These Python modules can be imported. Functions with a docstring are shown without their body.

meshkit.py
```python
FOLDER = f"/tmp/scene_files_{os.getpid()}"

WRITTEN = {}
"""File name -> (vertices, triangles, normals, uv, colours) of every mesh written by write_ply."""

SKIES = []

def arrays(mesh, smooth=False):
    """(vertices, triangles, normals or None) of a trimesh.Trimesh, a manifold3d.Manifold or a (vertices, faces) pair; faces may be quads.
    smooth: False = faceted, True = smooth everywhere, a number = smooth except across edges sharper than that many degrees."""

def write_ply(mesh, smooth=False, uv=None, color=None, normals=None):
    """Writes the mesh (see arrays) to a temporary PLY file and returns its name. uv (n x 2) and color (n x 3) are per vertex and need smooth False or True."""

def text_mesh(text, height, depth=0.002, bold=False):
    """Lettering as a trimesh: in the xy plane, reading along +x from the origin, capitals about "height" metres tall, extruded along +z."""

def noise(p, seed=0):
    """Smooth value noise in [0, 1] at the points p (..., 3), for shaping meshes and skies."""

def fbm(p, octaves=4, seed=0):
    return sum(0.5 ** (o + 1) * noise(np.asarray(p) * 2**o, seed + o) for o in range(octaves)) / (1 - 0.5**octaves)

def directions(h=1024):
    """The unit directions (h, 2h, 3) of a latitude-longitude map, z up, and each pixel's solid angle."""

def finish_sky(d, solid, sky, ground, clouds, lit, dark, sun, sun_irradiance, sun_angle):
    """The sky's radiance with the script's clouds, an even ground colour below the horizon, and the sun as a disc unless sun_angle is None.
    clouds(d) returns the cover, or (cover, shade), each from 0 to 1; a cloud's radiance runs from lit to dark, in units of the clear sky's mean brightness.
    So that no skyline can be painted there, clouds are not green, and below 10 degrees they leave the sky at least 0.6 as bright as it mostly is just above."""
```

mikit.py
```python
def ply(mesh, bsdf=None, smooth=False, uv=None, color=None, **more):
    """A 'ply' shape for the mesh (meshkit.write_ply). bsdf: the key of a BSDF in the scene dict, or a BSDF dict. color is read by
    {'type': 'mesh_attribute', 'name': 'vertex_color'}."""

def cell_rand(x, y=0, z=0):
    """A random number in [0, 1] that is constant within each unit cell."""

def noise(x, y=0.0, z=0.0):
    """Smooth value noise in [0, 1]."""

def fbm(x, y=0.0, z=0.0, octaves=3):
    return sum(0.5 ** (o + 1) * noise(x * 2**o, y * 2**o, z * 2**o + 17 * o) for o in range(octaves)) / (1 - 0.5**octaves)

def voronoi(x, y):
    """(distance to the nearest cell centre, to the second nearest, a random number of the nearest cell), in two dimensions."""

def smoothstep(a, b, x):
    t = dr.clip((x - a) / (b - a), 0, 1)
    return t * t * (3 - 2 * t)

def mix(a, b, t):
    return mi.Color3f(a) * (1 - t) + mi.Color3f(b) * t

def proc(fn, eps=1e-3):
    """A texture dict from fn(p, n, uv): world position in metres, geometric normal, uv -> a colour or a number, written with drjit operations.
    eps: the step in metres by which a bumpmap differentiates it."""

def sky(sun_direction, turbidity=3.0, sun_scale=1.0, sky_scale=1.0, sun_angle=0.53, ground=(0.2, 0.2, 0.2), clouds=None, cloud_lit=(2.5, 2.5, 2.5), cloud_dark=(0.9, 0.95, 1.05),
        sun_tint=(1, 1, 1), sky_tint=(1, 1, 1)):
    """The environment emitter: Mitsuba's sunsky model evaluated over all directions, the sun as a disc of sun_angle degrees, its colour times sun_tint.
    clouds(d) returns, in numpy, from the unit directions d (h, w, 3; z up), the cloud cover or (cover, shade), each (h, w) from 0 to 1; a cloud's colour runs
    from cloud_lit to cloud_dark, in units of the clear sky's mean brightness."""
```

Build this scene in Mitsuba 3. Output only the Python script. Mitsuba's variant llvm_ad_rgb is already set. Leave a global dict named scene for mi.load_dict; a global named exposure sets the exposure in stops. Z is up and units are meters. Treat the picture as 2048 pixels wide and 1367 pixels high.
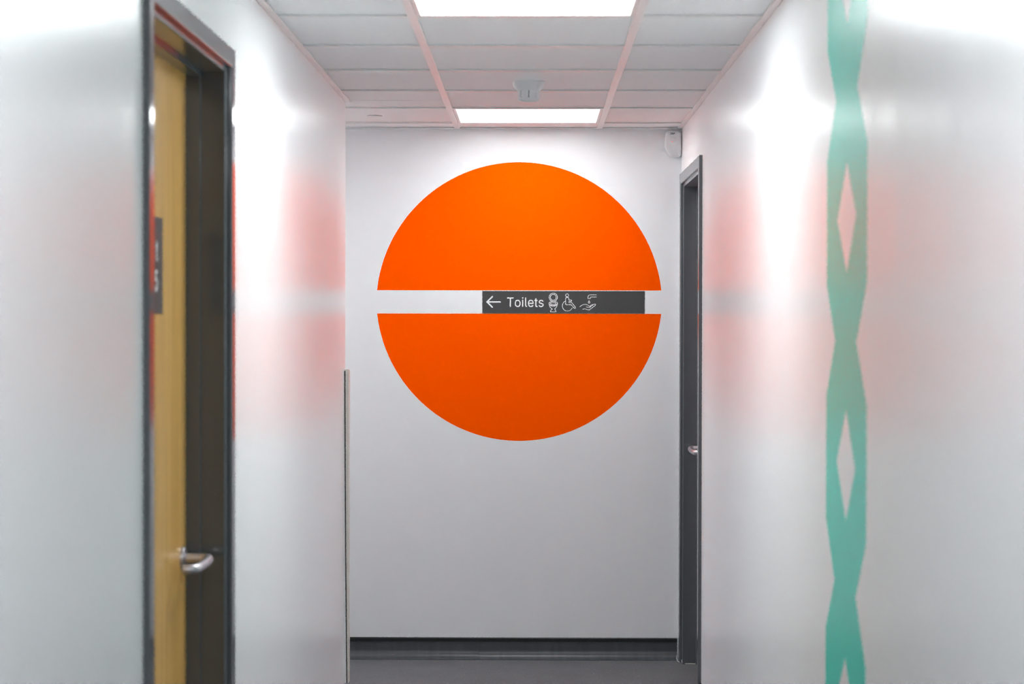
import math
import numpy as np
import trimesh
import manifold3d as m3
from shapely.geometry import Polygon, LineString, Point, box as sbox
from shapely.ops import unary_union
from shapely import affinity
import drjit as dr
import mitsuba as mi
import mikit
import meshkit

T = mi.ScalarTransform4f

# ------------------------------------------------------------------ camera, light level
F_PX = 4119.0                      # focal length in pixels of the 2048 x 1367 frame
VX, VY = 1067.0, 635.0             # where the corridor's vanishing point lies in that frame
CAM_Z = 1.44
ROLL = 0.0016
exposure = 1.0
LAMP = 9.0
scene = {
    'type': 'scene',
    'camera': {
        'type': 'thinlens',
        'to_world': T().look_at(origin=[0, 0, CAM_Z], target=[-(VX - 1024.0) / F_PX, 1, CAM_Z + (VY - 683.5) / F_PX], up=[-ROLL, 0, 1]),
        'fov': math.degrees(2 * math.atan(1024.0 / F_PX)), 'fov_axis': 'x',
        'aperture_radius': 0.007, 'focus_distance': 8.7,
        'near_clip': 0.05, 'far_clip': 100.0,
    },
}
labels = {}

# ------------------------------------------------------------------ room dimensions (metres)
XL, XR = -0.698, 0.623             # corridor walls
YE, YC, YB = 8.70, 7.63, -4.0      # end wall, corner of the side passage, wall behind the camera
XP = -3.6                          # end of the side passage
ZC = 2.236                         # ceiling
WT = 0.15                          # wall thickness


# ------------------------------------------------------------------ materials
def rgb(*c):
    return {'type': 'rgb', 'value': list(c)}


def two(b):
    return {'type': 'twosided', 'bsdf': b}


def wall_rough(p, n, uv):
    return 0.23 + 0.08 * mikit.fbm(p.x * 9 + p.y * 9, p.y * 3, p.z * 1.2, octaves=2)


def wood(p, n, uv):
    g = mikit.fbm(p.y * 60, p.x * 60, p.z * 1.3, octaves=3)
    fine = mikit.noise(p.y * 900, p.x * 300, p.z * 9)
    band = mikit.noise(p.y * 14, 3.0, p.z * 0.35)
    c = mikit.mix([0.62, 0.34, 0.085], [0.76, 0.44, 0.135], mikit.smoothstep(0.25, 0.75, 0.6 * g + 0.4 * band))
    return c * (0.93 + 0.1 * fine)


def vinyl_floor(p, n, uv):
    s = mikit.noise(p.x * 420, p.y * 420, 0.0)
    v = mikit.fbm(p.x * 7, p.y * 7, 1.0, octaves=3)
    base = mikit.mix([0.098, 0.099, 0.106], [0.124, 0.125, 0.132], v)
    return base + mi.Color3f(0.20) * mikit.smoothstep(0.90, 0.97, s)


def cove_col(p, n, uv):
    streak = mikit.fbm(p.x * 60, p.z * 6, 2.0, octaves=3)
    s = mikit.noise(p.x * 500, p.y * 500, p.z * 500)
    return mikit.mix([0.050, 0.055, 0.063], [0.072, 0.077, 0.086], streak) + mi.Color3f(0.12) * mikit.smoothstep(0.93, 0.98, s)


def tile_col(p, n, uv):
    f = mikit.noise(p.x * 300, p.y * 300, 5.0)
    return mikit.mix([0.87, 0.88, 0.885], [0.90, 0.91, 0.915], f)


M = {
    'wall_paint': two({'type': 'principled', 'base_color': rgb(0.895, 0.90, 0.915), 'roughness': mikit.proc(wall_rough), 'specular': 0.34}),
    'ceiling_tile': two({'type': 'principled', 'base_color': mikit.proc(tile_col), 'roughness': 0.6, 'specular': 0.22}),
    'white_metal': two({'type': 'principled', 'base_color': rgb(0.82, 0.82, 0.82), 'roughness': 0.30, 'specular': 0.5}),
    'white_plastic': two({'type': 'principled', 'base_color': rgb(0.86, 0.88, 0.89), 'roughness': 0.28, 'specular': 0.5}),
    'grey_plastic': two({'type': 'principled', 'base_color': rgb(0.62, 0.65, 0.67), 'roughness': 0.25, 'specular': 0.5}),
    'dark_slot': two({'type': 'diffuse', 'reflectance': rgb(0.03, 0.032, 0.034)}),
    'plenum': two({'type': 'diffuse', 'reflectance': rgb(0.2, 0.2, 0.2)}),
    'frame_paint': two({'type': 'principled', 'base_color': rgb(0.085, 0.094, 0.105), 'roughness': 0.105, 'specular': 0.7}),
    'oak_veneer': two({'type': 'principled', 'base_color': mikit.proc(wood), 'roughness': 0.30, 'specular': 0.45}),
    'grey_laminate': two({'type': 'principled', 'base_color': rgb(0.55, 0.54, 0.53), 'roughness': 0.3, 'specular': 0.5}),
    'steel': two({'type': 'roughconductor', 'material': 'Cr', 'alpha': 0.16, 'distribution': 'ggx'}),
    'vinyl_floor': two({'type': 'principled', 'base_color': mikit.proc(vinyl_floor), 'roughness': 0.5, 'specular': 0.2}),
    'cove_vinyl': two({'type': 'principled', 'base_color': mikit.proc(cove_col), 'roughness': 0.33, 'specular': 0.5}),
    'black_strip': two({'type': 'principled', 'base_color': rgb(0.012, 0.013, 0.014), 'roughness': 0.4, 'specular': 0.4}),
    'orange_vinyl': two({'type': 'principled', 'base_color': rgb(0.95, 0.088, 0.0), 'roughness': 0.38, 'specular': 0.7, 'spec_tint': 1.0}),
    'teal_vinyl': two({'type': 'principled', 'base_color': rgb(0.045, 0.66, 0.53), 'roughness': 0.30, 'specular': 0.6}),
    'sign_grey': two({'type': 'principled', 'base_color': rgb(0.058, 0.057, 0.058), 'roughness': 0.40, 'specular': 0.4}),
    'sign_white': two({'type': 'principled', 'base_color': rgb(0.86, 0.86, 0.87), 'roughness': 0.45, 'specular': 0.4}),
    'cream_plastic': two({'type': 'principled', 'base_color': rgb(0.74, 0.71, 0.66), 'roughness': 0.35, 'specular': 0.5}),
    'sealant': two({'type': 'principled', 'base_color': rgb(0.42, 0.42, 0.40), 'roughness': 0.5, 'specular': 0.3}),
    'ink': two({'type': 'diffuse', 'reflectance': rgb(0.10, 0.10, 0.11)}),
    'red_lens': two({'type': 'principled', 'base_color': rgb(0.8, 0.12, 0.12), 'roughness': 0.2}),
    'lamp_base': two({'type': 'diffuse', 'reflectance': rgb(0.8, 0.8, 0.8)}),
}
scene.update(M)


# ------------------------------------------------------------------ helpers
def add(key, mesh, mat, smooth=False, label=None, category=None, group=None, kind=None, **more):
    scene[key] = mikit.ply(mesh, mat, smooth=smooth, **more)
    tag(key, label, category, group, kind)
    return key


def tag(key, label=None, category=None, group=None, kind=None):
    d = {k: v for k, v in dict(label=label, category=category, group=group, kind=kind).items() if v}
    if d:
        labels[key] = {**labels.get(key, {}), **d}


def num(name, i):
    return name if i == 0 else '%s_%03d' % (name, i)


def bx(x0, x1, y0, y1, z0, z1):
    return trimesh.creation.box(bounds=[[min(x0, x1), min(y0, y1), min(z0, z1)], [max(x0, x1), max(y0, y1), max(z0, z1)]])


def join(*ms):
    return trimesh.util.concatenate([m for g in ms for m in (g if isinstance(g, (list, tuple)) else [g])])


def rbx(x0, x1, y0, y1, z0, z1, r=0.002):
    """Box with chamfered edges."""
    pts = []
    for sx, cx in ((1, x0), (-1, x1)):
        for sy, cy in ((1, y0), (-1, y1)):
            for sz, cz in ((1, z0), (-1, z1)):
                pts += [(cx, cy + sy * r, cz + sz * r), (cx + sx * r, cy, cz + sz * r), (cx + sx * r, cy + sy * r, cz)]
    return trimesh.convex.convex_hull(np.array(pts))


def extrude(poly, depth):
    """Shapely (multi)polygon -> mesh in xy, extruded along +z."""
    return join([trimesh.creation.extrude_polygon(g, depth, engine='earcut') for g in getattr(poly, 'geoms', [poly]) if g.area > 0])


def map_axes(mesh, ax, ay, az, origin):
    """Mesh axes x, y, z -> world vectors ax, ay, az at the origin; winding kept outward."""
    A = np.array([ax, ay, az], float)
    v = np.asarray(mesh.vertices) @ A + np.array(origin, float)
    f = np.asarray(mesh.faces)
    if np.linalg.det(A) < 0:
        f = f[:, ::-1]
    return trimesh.Trimesh(v, f, process=False)


def on_end_wall(poly, depth, y=YE):
    """A flat shape given in (X, Z) of the end wall, standing proud of it towards the corridor."""
    return map_axes(extrude(poly, depth), [1, 0, 0], [0, 0, 1], [0, -1, 0], [0, y, 0])


def lathe(profile, n=48, cap=True):
    """Profile [(r, z)], revolved about z."""
    return trimesh.creation.revolve(np.array(profile, float), sections=n)


def tube(path, r, n=20):
    """Round bar along a polyline, with caps; r a number or one per point."""
    P = np.array(path, float)
    R = np.broadcast_to(np.asarray(r, float), (len(P),))
    tan = np.gradient(P, axis=0)
    tan /= np.linalg.norm(tan, axis=1, keepdims=True)
    u = np.cross(tan[0], [0.0, 0.1, 1.0])
    u /= np.linalg.norm(u)
    V, a = [], np.arange(n) * 2 * np.pi / n
    for p, t, rr in zip(P, tan, R):
        u = u - t * (u @ t)
        u /= np.linalg.norm(u)
        w = np.cross(t, u)
        V.append(p + rr * (np.cos(a)[:, None] * u + np.sin(a)[:, None] * w))
    V = np.vstack(V + [P[:1], P[-1:]])
    F = []
    for i in range(len(P) - 1):
        for k in range(n):
            q = (k + 1) % n
            F += [(i * n + k, i * n + q, (i + 1) * n + q), (i * n + k, (i + 1) * n + q, (i + 1) * n + k)]
    for k in range(n):
        q = (k + 1) % n
        F += [(len(V) - 2, q, k), (len(V) - 1, (len(P) - 1) * n + k, (len(P) - 1) * n + q)]
    m = trimesh.Trimesh(V, F, process=False)
    m.fix_normals()
    return m


def spline(pts, n=8):
    """Catmull-Rom curve through the points."""
    P = np.array(pts, float)
    P = np.vstack([2 * P[0] - P[1], P, 2 * P[-1] - P[-2]])
    out = []
    for i in range(1, len(P) - 2):
        for t in np.linspace(0, 1, n, endpoint=False):
            a, b, c, d = P[i - 1:i + 3]
            out.append(0.5 * (2 * b + (c - a) * t + (2 * a - 5 * b + 4 * c - d) * t**2 + (3 * b - a - 3 * c + d) * t**3))
    return np.array(out + [P[-2]])


# ------------------------------------------------------------------ walls and floor
DOOR_L = dict(y0=3.676, y1=4.733, z=2.052)
DOOR_R = dict(y0=7.625, y1=8.650, z=2.042)
FJ, FH, LJ, LH = 0.050, 0.044, 0.038, 0.014     # architrave face and lining face: on the jambs, on the head


def wall_with_door(y0, y1, d):
    hole = sbox(d['y0'] + FJ, -1, d['y1'] - FJ, d['z'] - FH)
    return sbox(y0, 0, y1, ZC + 0.03).difference(hole)


def side_wall(poly, x_face, out):
    """poly in (Y, Z), its face at x_face and its body towards out (+1 or -1)."""
    return map_axes(extrude(poly, WT), [0, 1, 0], [0, 0, 1], [out, 0, 0], [x_face, 0, 0])


add('wall_left', side_wall(wall_with_door(YB, YC, DOOR_L), XL, -1), 'wall_paint', kind='structure', label='white satin painted left corridor wall with the oak door')
add('wall_right', side_wall(wall_with_door(YB, YE, DOOR_R), XR, 1), 'wall_paint', kind='structure', label='white satin painted right corridor wall with the teal chain decal')
add('wall_end', bx(XP, XR + WT, YE, YE + WT, 0, ZC + 0.03), 'wall_paint', kind='structure', label='white end wall carrying the orange circle')
add('wall_back', bx(XL - WT, XR + WT, YB - WT, YB, 0, ZC + 0.03), 'wall_paint', kind='structure', label='white wall closing the corridor behind the camera')
add('wall_passage', bx(XP, XL - WT, YC - WT, YC, 0, ZC + 0.03), 'wall_paint', kind='structure', label='white near wall of the side passage')
add('wall_passage_end', bx(XP - WT, XP, YC - WT, YE + WT, 0, ZC + 0.03), 'wall_paint', kind='structure', label='white wall closing the side passage')
add('floor', join(bx(XL - WT, XR + WT, YB - WT, YE + WT, -0.05, 0), bx(XP - WT, XL - WT, YC - WT, YE + WT, -0.05, 0)), 'vinyl_floor', kind='structure', label='dark grey speckled vinyl floor')


# ------------------------------------------------------------------ coved skirting with a black capping strip
def cove_profile(h=0.071, t=0.003, r=0.034):
    """(out from wall, up)."""
    a = np.linspace(0, np.pi / 2, 9)
    arc = [(t + r - r * np.cos(q), r - r * np.sin(q) + 0.002) for q in a]     # wall side to floor side
    return Polygon([(0, 0), (0, h), (t, h)] + arc + [(t + r + 0.012, 0.002), (t + r + 0.012, 0)])


CAP = Polygon([(0, 0.0715), (0, 0.0880), (0.004, 0.0880), (0.0075, 0.085), (0.0075, 0.0715)])


def skirting(name, runs, label):
    """runs: (start, direction, length, out-from-wall direction)."""
    tag(name, label, kind='structure')
    for i, (p, d, ln, o) in enumerate(runs):
        d, o = np.array(d, float), np.array(o, float)
        for part, prof, mat in (('cove', cove_profile(), 'cove_vinyl'), ('cap_strip', CAP, 'black_strip')):
            add(num(f'{name}__{part}', i), map_axes(extrude(prof, ln), o, [0, 0, 1], d, p), mat, smooth=30)


skirting('baseboard_end', [([-0.231, YE, 0], [-1, 0, 0], -0.231 - XP, [0, -1, 0]), ([XR - 0.013, YE, 0], [-1, 0, 0], XR - 0.013 + 0.2308, [0, -1, 0])], 'dark coved vinyl skirting with black capping strip along the end wall')
skirting('baseboard_left', [([XL, YB, 0], [0, 1, 0], DOOR_L['y0'] - YB, [1, 0, 0]), ([XL, DOOR_L['y1'], 0], [0, 1, 0], 7.58 - DOOR_L['y1'], [1, 0, 0])], 'dark coved vinyl skirting along the left corridor wall')
skirting('baseboard_right', [([XR, YB, 0], [0, 1, 0], DOOR_R['y0'] - YB, [-1, 0, 0])], 'dark coved vinyl skirting along the right corridor wall')
skirting('baseboard_passage', [([XP, YC, 0], [1, 0, 0], XL - 0.06 - XP, [0, 1, 0])], 'dark coved vinyl skirting in the side passage')

# ------------------------------------------------------------------ suspended ceiling: tees, wall angles, tiles
TW, TT = 0.024, 0.006
rows = [5.469 + 0.6 * k for k in range(-16, 6)]          # cross tees; the last one is 8.469
TX = [-0.323, 0.277]
tag('ceiling', 'suspended ceiling of white square mineral tiles in an exposed white grid', kind='structure')
add('ceiling__plenum', join(bx(XL - WT, XR + WT, YB - WT, YE + WT, ZC + 0.12, ZC + 0.14), bx(XP - WT, XL - WT, YC - WT, YE + WT, ZC + 0.12, ZC + 0.14)), 'plenum')


def strip_x(x0, x1, y, w=TW):
    return rbx(x0, x1, y - w / 2, y + w / 2, ZC, ZC + TT, 0.0008)


def strip_y(x, y0, y1, w=TW):
    return rbx(x - w / 2, x + w / 2, y0, y1, ZC, ZC + TT, 0.0008)


k = 0
for x in TX:
    add(num('ceiling__main_tee', k), strip_y(x, YB, YE), 'white_metal')
    k += 1
for x in (-0.923, -1.523, -2.123, -2.723, -3.323):
    add(num('ceiling__main_tee', k), strip_y(x, YC, YE), 'white_metal')
    k += 1
k = 0
for y in rows:
    spans = [(XL, TX[0] - TW / 2), (TX[0] + TW / 2, TX[1] - TW / 2), (TX[1] + TW / 2, XR)]
    if y > YC:
        edges = [TX[0], -0.923, -1.523, -2.123, -2.723, -3.323]
        spans = spans[1:] + [(b + TW / 2, a - TW / 2) for a, b in zip(edges, edges[1:])] + [(XP, edges[-1] - TW / 2)]
    for a, b in spans:
        add(num('ceiling__cross_tee', k), strip_x(a, b, y), 'white_metal')
        k += 1
AW = 0.019


def angle(x0, x1, y0, y1):
    return rbx(x0, x1, y0, y1, ZC - 0.001, ZC + TT - 0.001, 0.0008)


for i, a in enumerate([(XL, XL + AW, YB, YC), (XR - AW, XR, YB, YE - AW), (XP, XR, YE - AW, YE), (XP, XL, YC, YC + AW), (XL, XR, YB, YB + AW)]):
    add(num('ceiling__wall_angle', i), angle(*a), 'white_metal')

LIGHT_ROWS = [-1.131, 1.869, 4.869, 7.869]     # near edge of the lit cells of the middle column
PASSAGE_LIGHT = -2.123
k = 0
ys = [YB] + rows + [YE]


def tile(x0, x1, y0, y1):
    global k
    if x1 - x0 < 0.02 or y1 - y0 < 0.02:
        return
    add(num('ceiling__tile', k), rbx(x0 + 0.002, x1 - 0.002, y0 + 0.002, y1 - 0.002, ZC + TT, ZC + TT + 0.014, 0.0015), 'ceiling_tile')
    k += 1


for a, b in zip(ys, ys[1:]):
    lit = any(abs(a - q) < 0.01 for q in LIGHT_ROWS)
    if not lit:
        tile(TX[0], TX[1], a, b)
    tile(TX[1], XR, a, b)
    if b <= YC:
        tile(XL, TX[0], a, b)
    else:
        if a < YC:
            tile(XL, TX[0], a, YC - 0.01)
        a2 = max(a, YC - 0.01)
        cells = [TX[0], -0.923, -1.523, -2.123, -2.723, -3.323, XP]
        for x1, x0 in zip(cells, cells[1:]):
            if not (abs(x0 - PASSAGE_LIGHT) < 0.01 and abs(a - 7.869) < 0.01):
                tile(x0, x1, a2, b)


# ------------------------------------------------------------------ square recessed LED panels
def ceiling_light(i, x0, y0, label, power=1.0):
    key = num('ceiling_light', i)
    tag(key, label, 'ceiling light', 'square ceiling light panels')
    x1, y1 = x0 + 0.6, y0 + 0.6
    g, rim = 0.013, 0.011
    o, q = (x0 + g, x1 - g, y0 + g, y1 - g), (x0 + g + rim, x1 - g - rim, y0 + g + rim, y1 - g - rim)
    ring = sbox(o[0], o[2], o[1], o[3]).difference(sbox(q[0], q[2], q[1], q[3]))
    fr = extrude(ring, 0.030)
    fr.apply_translation([0, 0, ZC + 0.001])
    add(key + '__frame', fr, 'white_metal')
    zz = ZC + 0.006
    v = np.array([[q[0], q[2], zz], [q[1], q[2], zz], [q[1], q[3], zz], [q[0], q[3], zz]])
    add(key + '__diffuser', (v, np.array([[0, 2, 1], [0, 3, 2]])), 'lamp_base', emitter={'type': 'area', 'radiance': rgb(*(LAMP * power * np.array([0.945, 1.0, 1.01])))})
    add(key + '__housing', bx(q[0], q[1], q[2], q[3], ZC + 0.012, ZC + 0.035), 'white_metal')


for i, (y, t) in enumerate([(4.869, 'glowing square light panel cut by the top edge of the photo'), (7.869, 'glowing square light panel right in front of the end wall'), (1.869, 'glowing square light panel above the camera'), (-1.131, 'glowing square light panel behind the camera')]):
    ceiling_light(i, TX[0], y, t, (0.85, 0.52, 0.52, 0.85)[i])     # strength of each panel set to balance the wall brightness
ceiling_light(4, PASSAGE_LIGHT, 7.869, 'glowing square light panel in the side passage', 0.68)


# ------------------------------------------------------------------ doors
def frame_pieces(d, x_face, s, prof_w, u0, u1, r=0.0):
    """Jamb, jamb, head swept round an opening with mitres. s: direction out of the wall. prof: list of (a, w), a 0..1 across u0..u1."""
    (uj0, uh0), (uj1, uh1) = u0, u1
    P = []
    for a, w in prof_w:
        uj, uh = uj0 + (uj1 - uj0) * a, uh0 + (uh1 - uh0) * a
        P.append([(d['y0'] + uj, 0.0), (d['y0'] + uj, d['z'] - uh), (d['y1'] - uj, d['z'] - uh), (d['y1'] - uj, 0.0)])
    ws = np.array([w for _, w in prof_w])
    P = np.array(P)
    out = []
    n = len(ws)
    for seg in range(3):
        V = np.vstack([np.stack([x_face + s * ws, P[:, seg + j, 0], P[:, seg + j, 1]], 1) for j in (0, 1)])
        F = []
        for i in range(n):
            q = (i + 1) % n
            F += [(i, q, n + q), (i, n + q, n + i)]
        for i in range(1, n - 1):
            F += [(0, i + 1, i), (n, n + i, n + i + 1)]
        m = trimesh.Trimesh(V, F, process=False)
        m.fix_normals()
        out.append(m)
    return out[0], out[2], out[1]


def build_door(key, d, x_face, s, door_label, leaf_mat):
    tag(key, door_label, kind='structure')
    e = 0.05     # bevel of the arris as a share of the face
    arch = [(0, 0), (0, 0.0105), (e * 0.6, 0.0120), (1 - e * 2.6, 0.0120), (1 - e * 1.2, 0.0112), (1 - e * 0.3, 0.0092), (1, 0.0060), (1, 0)]
    for i, m in enumerate(frame_pieces(d, x_face, s, arch, (0, 0), (FJ, FH))[:2]):
        add(num(key + '__architrave', i), m, 'frame_paint')
    add(key + '__architrave_head', frame_pieces(d, x_face, s, arch, (0, 0), (FJ, FH))[2], 'frame_paint')
    j0, j1 = (FJ, FH), (FJ + LJ, FH + LH)
    lin = [(0, 0.0004), (0.96, 0.0004), (1, -0.0012), (1, -WT), (0, -WT)]
    a, b, c = frame_pieces(d, x_face, s, lin, j0, j1)
    add(key + '__jamb', a, 'frame_paint')
    add(key + '__jamb_001', b, 'frame_paint')
    add(key + '__frame_head', c, 'frame_paint')
    k1 = (FJ + LJ + 0.010, FH + LH + 0.010)
    stop = [(0, -0.0535), (0.85, -0.0535), (1, -0.0550), (1, -0.0855), (0, -0.0855)]
    for i, m in enumerate(frame_pieces(d, x_face, s, stop, j1, k1)):
        add(num(key + '__door_stop', i), m, 'frame_paint')
    g = 0.003
    y0, y1, z1 = d['y0'] + j1[0] + g, d['y1'] - j1[0] - g, d['z'] - j1[1] - g
    xs = (x_face - s * 0.0865, x_face - s * 0.1305)
    add(key + '__leaf', rbx(xs[0], xs[1], y0, y1, 0.006, z1, 0.001), leaf_mat, label='pale oak veneer door leaf' if leaf_mat == 'oak_veneer' else None)
    # lever handle on a round rose, its lock on the far side of the leaf
    hy, hz, lx = y1 - 0.062, 0.903, xs[0]
    rose = lathe([(0, 0), (0.026, 0), (0.026, 0.006), (0.0245, 0.0085), (0.0115, 0.0095), (0, 0.0095)], 40)
    add(key + '__handle', tube(np.array([[lx + s * w, hy + y, hz + z] for y, w, z in spline([(0, 0.009, 0), (0, 0.030, 0), (0, 0.046, 0), (-0.004, 0.057, 0), (-0.016, 0.0625, -0.001), (-0.040, 0.0635, -0.003), (-0.085, 0.060, -0.006), (-0.112, 0.056, -0.008), (-0.126, 0.049, -0.009), (-0.132, 0.038, -0.0095), (-0.133, 0.026, -0.010)], 6)]), 0.0110, 24), 'steel', smooth=40, label='brushed steel lever handle')
    add(key + '__handle__rose', map_axes(rose, [0, 1, 0], [0, 0, 1], [s, 0, 0], [lx, hy, hz]), 'steel', smooth=35)
    return lx


leaf_l = build_door('door_1', DOOR_L, XL, 1, 'oak door in a dark grey frame in the left wall', 'oak_veneer')
build_door('door_2', DOOR_R, XR, -1, 'recessed door in a dark grey frame at the end of the right wall', 'grey_laminate')
# pale bead of sealant round the foot of the far jamb
xa, ya = XR - 0.013, DOOR_R['y1']
add('door_2__sealant_bead', join(tube(spline([(xa - 0.004, ya + 0.004, 0.024), (xa - 0.005, ya - 0.002, 0.008), (xa - 0.003, ya - FJ * 0.6, 0.003), (xa + 0.002, ya - FJ - 0.003, 0.003)], 5), 0.0022, 8), tube(spline([(xa + 0.012, ya - FJ - 0.001, 0.012), (xa + 0.014, ya - FJ - LJ * 0.5, 0.003), (xa + 0.03, ya - FJ - LJ - 0.002, 0.0025), (xa + 0.075, ya - FJ - LJ - 0.003, 0.0025)], 5), 0.0022, 8)), 'sealant', smooth=40, label='pale sealant bead at the frame foot')

# ------------------------------------------------------------------ orange circle: two vinyl segments moved together
CX, R = -0.0613, 0.6035


def segment(cz, chord, up):
    c = Point(CX, cz).buffer(R, quad_segs=96)
    return c.intersection(sbox(-2, chord, 2, 5) if up else sbox(-2, -1, 2, chord))


add('wall_decal', on_end_wall(segment(1.4923, 1.5555, True), 0.0006), 'orange_vinyl', label='upper orange half of the split circle on the end wall, above the toilets sign', category='wall decal', group='orange circle decals')
add('wall_decal_001', on_end_wall(segment(1.5235, 1.4572, False), 0.0006), 'orange_vinyl', label='lower orange half of the split circle on the end wall, below the toilets sign', category='wall decal', group='orange circle decals')

# ------------------------------------------------------------------ toilets sign
SX0, SX1, SZ0, SZ1 = -0.2165, 0.4690, 1.4582, 1.5528
tag('toilets_sign', 'long dark grey sign reading Toilets with arrow and three white symbols', 'sign')
ST = 0.003
add('toilets_sign__panel', rbx(SX0, SX1, YE - ST, YE, SZ0, SZ1, 0.0005), 'sign_grey')
U = 0.0002578                                  # one unit of the artwork, from the panel's top left corner
LW = 9.0


def art(geom):
    g = affinity.affine_transform(geom, [U, 0, 0, -U, SX0, SZ1])
    return on_end_wall(g, 0.0007, YE - ST + 0.0001)


def pen(pts, w=LW, close=False, curve=True):
    p = np.array(pts, float) - [42, 95]
    if curve:
        p = spline(np.vstack([p, p[:1]]) if close else p, 6)
    elif close:
        p = np.vstack([p, p[:1]])
    return LineString(p).buffer(w / 2)


def ell(cx, cy, rx, ry, a0=0, a1=360):
    a = np.radians(np.linspace(a0, a1, 61))
    return LineString(np.stack([cx - 42 + rx * np.cos(a), cy - 95 + ry * np.sin(a)], 1)).buffer(LW / 2)


add('toilets_sign__arrow', art(unary_union([pen([(118, 274), (334, 274)], 23, curve=False), pen([(206, 188), (120, 274), (206, 361)], 23, curve=False)])), 'sign_white')
word = meshkit.text_mesh('Toilets', 1.0, depth=0.0007)
wb = word.bounds
sx, sz = 598 * U / (wb[1, 0] - wb[0, 0]), 152 * U / 1.0
word = map_axes(word, [sx, 0, 0], [0, 0, sz], [0, -1, 0], [SX0 + (448 - 42) * U - wb[0, 0] * sx, YE - ST + 0.0001, SZ1 - (353 - 95) * U])
add('toilets_sign__lettering', word, 'sign_white')
wc = [ell(1204, 196, 68, 68), ell(1204, 197, 48, 48), ell(1204, 297, 70, 34), ell(1204, 297, 47, 17),
      pen([(1136, 302), (1150, 326), (1204, 345), (1258, 326), (1272, 302)]),
      pen([(1137, 308), (1143, 340), (1160, 368), (1180, 384), (1174, 402), (1158, 420), (1158, 432)]),
      pen([(1271, 308), (1265, 340), (1248, 368), (1232, 384), (1234, 402), (1248, 420), (1250, 432)]),
      pen([(1158, 432), (1180, 436), (1204, 437), (1230, 436), (1250, 432)]), pen([(1180, 384), (1192, 390)])]
add('toilets_sign__toilet_symbol', art(unary_union(wc)), 'sign_white')
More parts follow.
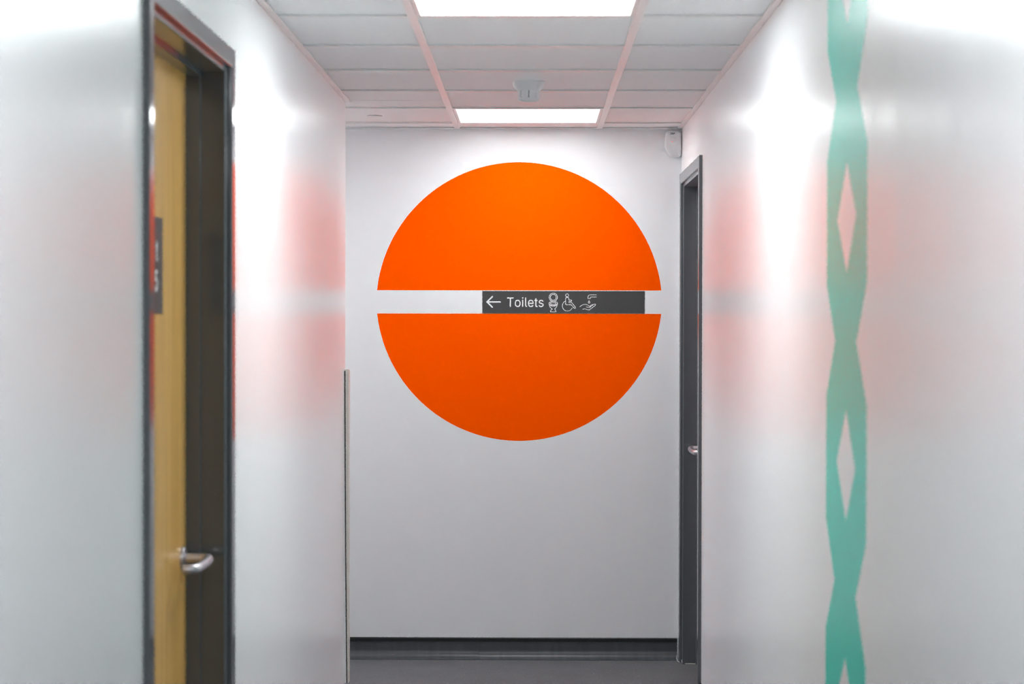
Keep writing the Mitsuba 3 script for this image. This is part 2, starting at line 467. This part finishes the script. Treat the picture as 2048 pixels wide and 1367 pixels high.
ch = [ell(1431, 165, 25, 25), ell(1437, 337, 84, 84, 25, 245),
      pen([(1406, 305), (1406, 225), (1410, 208), (1424, 200), (1442, 200), (1455, 208), (1459, 226), (1459, 240), (1495, 240)]),
      pen([(1495, 240), (1505, 251), (1495, 263), (1470, 263), (1459, 268), (1459, 283)]),
      pen([(1459, 283), (1500, 284), (1512, 290), (1568, 360)]), pen([(1568, 360), (1564, 375), (1548, 376)]),
      pen([(1548, 376), (1500, 322), (1488, 318), (1425, 318), (1410, 314), (1406, 305)])]
add('toilets_sign__wheelchair_symbol', art(unary_union(ch)), 'sign_white')
hs = [pen([(1910, 157), (1812, 157)], curve=False), pen([(1812, 157), (1790, 162), (1776, 178), (1772, 200), (1772, 216)]),
      pen([(1772, 217), (1812, 217), (1812, 204)], curve=False), pen([(1812, 204), (1816, 195), (1826, 192)]), pen([(1826, 192), (1910, 192)], curve=False),
      pen([(1790, 252), (1779, 272), (1778, 284), (1790, 294), (1802, 284), (1801, 272), (1790, 252)]),
      pen([(1641, 350), (1664, 332), (1695, 317), (1730, 312), (1762, 320), (1800, 345), (1812, 352)]),
      pen([(1745, 352), (1772, 361), (1800, 364), (1813, 352), (1806, 344)]), pen([(1806, 344), (1830, 322), (1852, 313)]), pen([(1818, 350), (1850, 324), (1884, 306), (1897, 312), (1893, 326)]),
      pen([(1893, 326), (1840, 368), (1790, 405)]), pen([(1790, 405), (1760, 398), (1730, 388), (1706, 387), (1686, 394)])]
add('toilets_sign__handwash_symbol', art(unary_union(hs)), 'sign_white')

# ------------------------------------------------------------------ teal chain decal on the right wall
yc, per, z_neck = 4.119, 0.494, 1.888
outer = []
for kk in range(-1, 5):
    z = z_neck - per * kk
    outer += [(0.137, z), (0.262, z - 0.117), (0.262, z - 0.377)]
left = Polygon([(yc + a, b) for a, b in outer] + [(yc - a, b) for a, b in reversed(outer)])
holes = [Polygon([(yc - 0.012, z + 0.112), (yc + 0.116, z), (yc - 0.012, z - 0.112), (yc - 0.132, z)]) for z in (z_neck - 0.247 - per * kk for kk in range(-1, 5))]
chain = left.difference(unary_union(holes)).intersection(sbox(0, 0.088, 9, ZC - 0.001))
add('chain_decal', map_axes(extrude(chain, 0.0004), [0, 1, 0], [0, 0, 1], [-1, 0, 0], [XR, 0, 0]), 'teal_vinyl', label='tall teal chain of hexagons with diamond cut-outs on the right wall', category='wall decal')

# ------------------------------------------------------------------ sign on the oak door
tag('door_sign', 'square dark grey sign on the oak door, mostly hidden by its frame', 'sign')
dx = leaf_l + 0.0002
add('door_sign__panel', rbx(dx, dx + 0.003, 4.131, 4.331, 1.447, 1.648, 0.0004), 'sign_grey')
for nm, ch_, z, y in (('letter', 't', 1.558, 4.271), ('numeral', '5', 1.494, 4.271)):
    t = meshkit.text_mesh(ch_, 0.042, depth=0.0008, bold=True)
    w = t.bounds[1, 0]
    add('door_sign__' + nm, map_axes(t, [0, 1, 0], [0, 0, 1], [1, 0, 0], [dx + 0.003, y - w, z]), 'sign_white')

# ------------------------------------------------------------------ smoke detector
tag('smoke_detector', 'white round smoke detector hanging from a ceiling tile before the far light panel', 'smoke detector')
sdx, sdy = -0.018, 7.02
zt = ZC + TT


def sd(profile, n=56):
    m = lathe([(r, -z) for r, z in profile], n)
    m.fix_normals()
    m.apply_translation([sdx, sdy, zt])
    return m


add('smoke_detector__base', sd([(0, 0), (0.055, 0), (0.0555, 0.003), (0.053, 0.012), (0.048, 0.020), (0.0415, 0.027), (0.0375, 0.032), (0, 0.032)]), 'white_plastic', smooth=35)
add('smoke_detector__chamber', sd([(0, 0.032), (0.026, 0.032), (0.026, 0.056), (0, 0.056)]), 'dark_slot')
for i in range(8):
    m = rbx(0.0255, 0.0360, -0.0108, 0.0108, -0.057, -0.031, 0.001)
    m.apply_transform(trimesh.transformations.rotation_matrix(2 * np.pi * i / 8 - np.pi / 8, [0, 0, 1]))
    m.apply_translation([sdx, sdy, zt])
    add(num('smoke_detector__louvre', i), m, 'white_plastic')
add('smoke_detector__cap', sd([(0, 0.056), (0.036, 0.056), (0.0355, 0.062), (0.032, 0.067), (0.022, 0.071), (0.010, 0.0725), (0, 0.0725)]), 'white_plastic', smooth=35)

# ------------------------------------------------------------------ concealed sprinkler plate
tag('sprinkler_cover', 'small flush round sprinkler cover plate in the ceiling tile near the end wall', 'sprinkler')
pc = lathe([(0, 0), (0.0265, 0), (0.0275, -0.002), (0.026, -0.0035), (0, -0.0045)], 40)
pc.fix_normals()
pc.apply_translation([-0.632, 8.19, zt - 0.0015])
add('sprinkler_cover__plate', pc, 'white_metal', smooth=35)
gp = lathe([(0.0275, 0), (0.0300, 0), (0.0300, -0.0012), (0.0275, -0.0012), (0.0275, 0)], 40)
gp.apply_translation([-0.632, 8.19, zt])
add('sprinkler_cover__shadow_gap', gp, 'grey_plastic')

# ------------------------------------------------------------------ motion detector in the far corner
tag('motion_detector', 'small white motion detector with red light high in the far right corner', 'motion detector')


def md(pts, r):
    """Hull of spheres at (x, out of the end wall, z)."""
    ms = []
    for (x, o, z) in pts:
        ms.append(m3.Manifold.sphere(r, 32).translate([x, YE - o, z]))
    return m3.Manifold.batch_hull(ms)


mx, zt_, zb = 0.585, 2.229, 2.114
body = md([(mx - 0.018, 0.028, zt_ - 0.018), (mx + 0.020, 0.028, zt_ - 0.018), (mx - 0.020, 0.034, zt_ - 0.060), (mx + 0.020, 0.034, zt_ - 0.060), (mx - 0.004, 0.022, zb + 0.0165), (mx + 0.020, 0.024, zb + 0.0165), (mx - 0.0185, 0.027, zb + 0.040), (mx + 0.022, 0.027, zb + 0.034),
           (mx - 0.020, 0.0165, zt_ - 0.036), (mx + 0.022, 0.0165, zt_ - 0.020), (mx - 0.020, 0.0165, zb + 0.044), (mx + 0.022, 0.0165, zb + 0.026)], 0.0145)
add('motion_detector__body', body, 'white_plastic', smooth=40)
add('motion_detector__back_plate', rbx(mx - 0.016, mx + 0.034, YE - 0.008, YE, zb + 0.012, zt_ - 0.004, 0.002), 'white_plastic')
lens = md([(mx - 0.006, 0.0358, zt_ - 0.054), (mx + 0.009, 0.0358, zt_ - 0.054), (mx - 0.003, 0.0290, zb + 0.034), (mx + 0.011, 0.0290, zb + 0.034)], 0.0135)
add('motion_detector__lens', lens, 'white_plastic', smooth=40)
brow = tube([(mx - 0.016 + 0.032 * q, YE - 0.0465 - 0.003 * math.sin(math.pi * q), zt_ - 0.0385 + 0.004 * math.sin(math.pi * q)) for q in np.linspace(0, 1, 13)], [0.0006 + 0.0017 * math.sin(math.pi * q) for q in np.linspace(0, 1, 13)], 10)
add('motion_detector__brow', brow, 'white_plastic', smooth=40)
led = trimesh.creation.icosphere(3, 0.0021)
led.apply_translation([mx - 0.005, YE - 0.0485, zt_ - 0.0505])
add('motion_detector__indicator', led, 'red_lens', smooth=True, label='small red glowing light', emitter={'type': 'area', 'radiance': rgb(0.6, 0.06, 0.09)})
lt = meshkit.text_mesh('CQR', 0.0066, depth=0.0012, bold=True)
w = lt.bounds[1, 0]
add('motion_detector__mark', map_axes(lt, [1, 0, 0], [0, 0.143, 1], [0, -1, 0.143], [mx - 0.003 - w / 2, YE - 0.0437, zt_ - 0.0195]), 'ink')

# ------------------------------------------------------------------ loose corner guard on the left wall's corner
tag('corner_guard', 'cream plastic corner guard on the outer corner of the left wall, sprung loose', 'corner guard')


GO, Z0, Z1 = 0.0170, 0.09, 1.243
lean = [(Z0, 0.0085), (0.30, 0.0062), (0.60, 0.0036), (0.90, 0.0018), (1.243, 0.0004)]     # how far the joint wanders off the wall


def corner_strip(o_in, o_out, yy, z_a=Z0):
    """Upright strip in the corridor, between two offsets from the left wall."""
    ms = []
    for (za, oa), (zb, ob) in zip(lean, lean[1:]):
        pts = [(XL + f(o), y, z) for z, o in ((za, oa), (zb, ob)) for y in yy for f in (o_in, o_out)]
        ms.append(trimesh.convex.convex_hull(np.array(pts)))
    return join(ms)


cover = corner_strip(lambda o: o + 0.0042, lambda o: GO, (7.587, 7.640))
add('corner_guard__cover', join(cover, bx(XL - 0.045, XL + GO, 7.6315, 7.640, Z0, Z1)), 'cream_plastic', smooth=30)
add('corner_guard__gap_shadow', corner_strip(lambda o: o, lambda o: o + 0.0042, (7.590, 7.631)), 'black_strip', label='dark strip put in as the shadow in the joint beside the cover')  # solid black strip, modelled in place of the shade in the gap
add('corner_guard__filler', corner_strip(lambda o: -0.0002, lambda o: o, (7.588, 7.631)), 'wall_paint')
add('corner_guard__end_cap', rbx(XL - 0.046, XL + GO - 0.002, 7.585, 7.641, Z1, Z1 + 0.006, 0.001), 'cream_plastic')
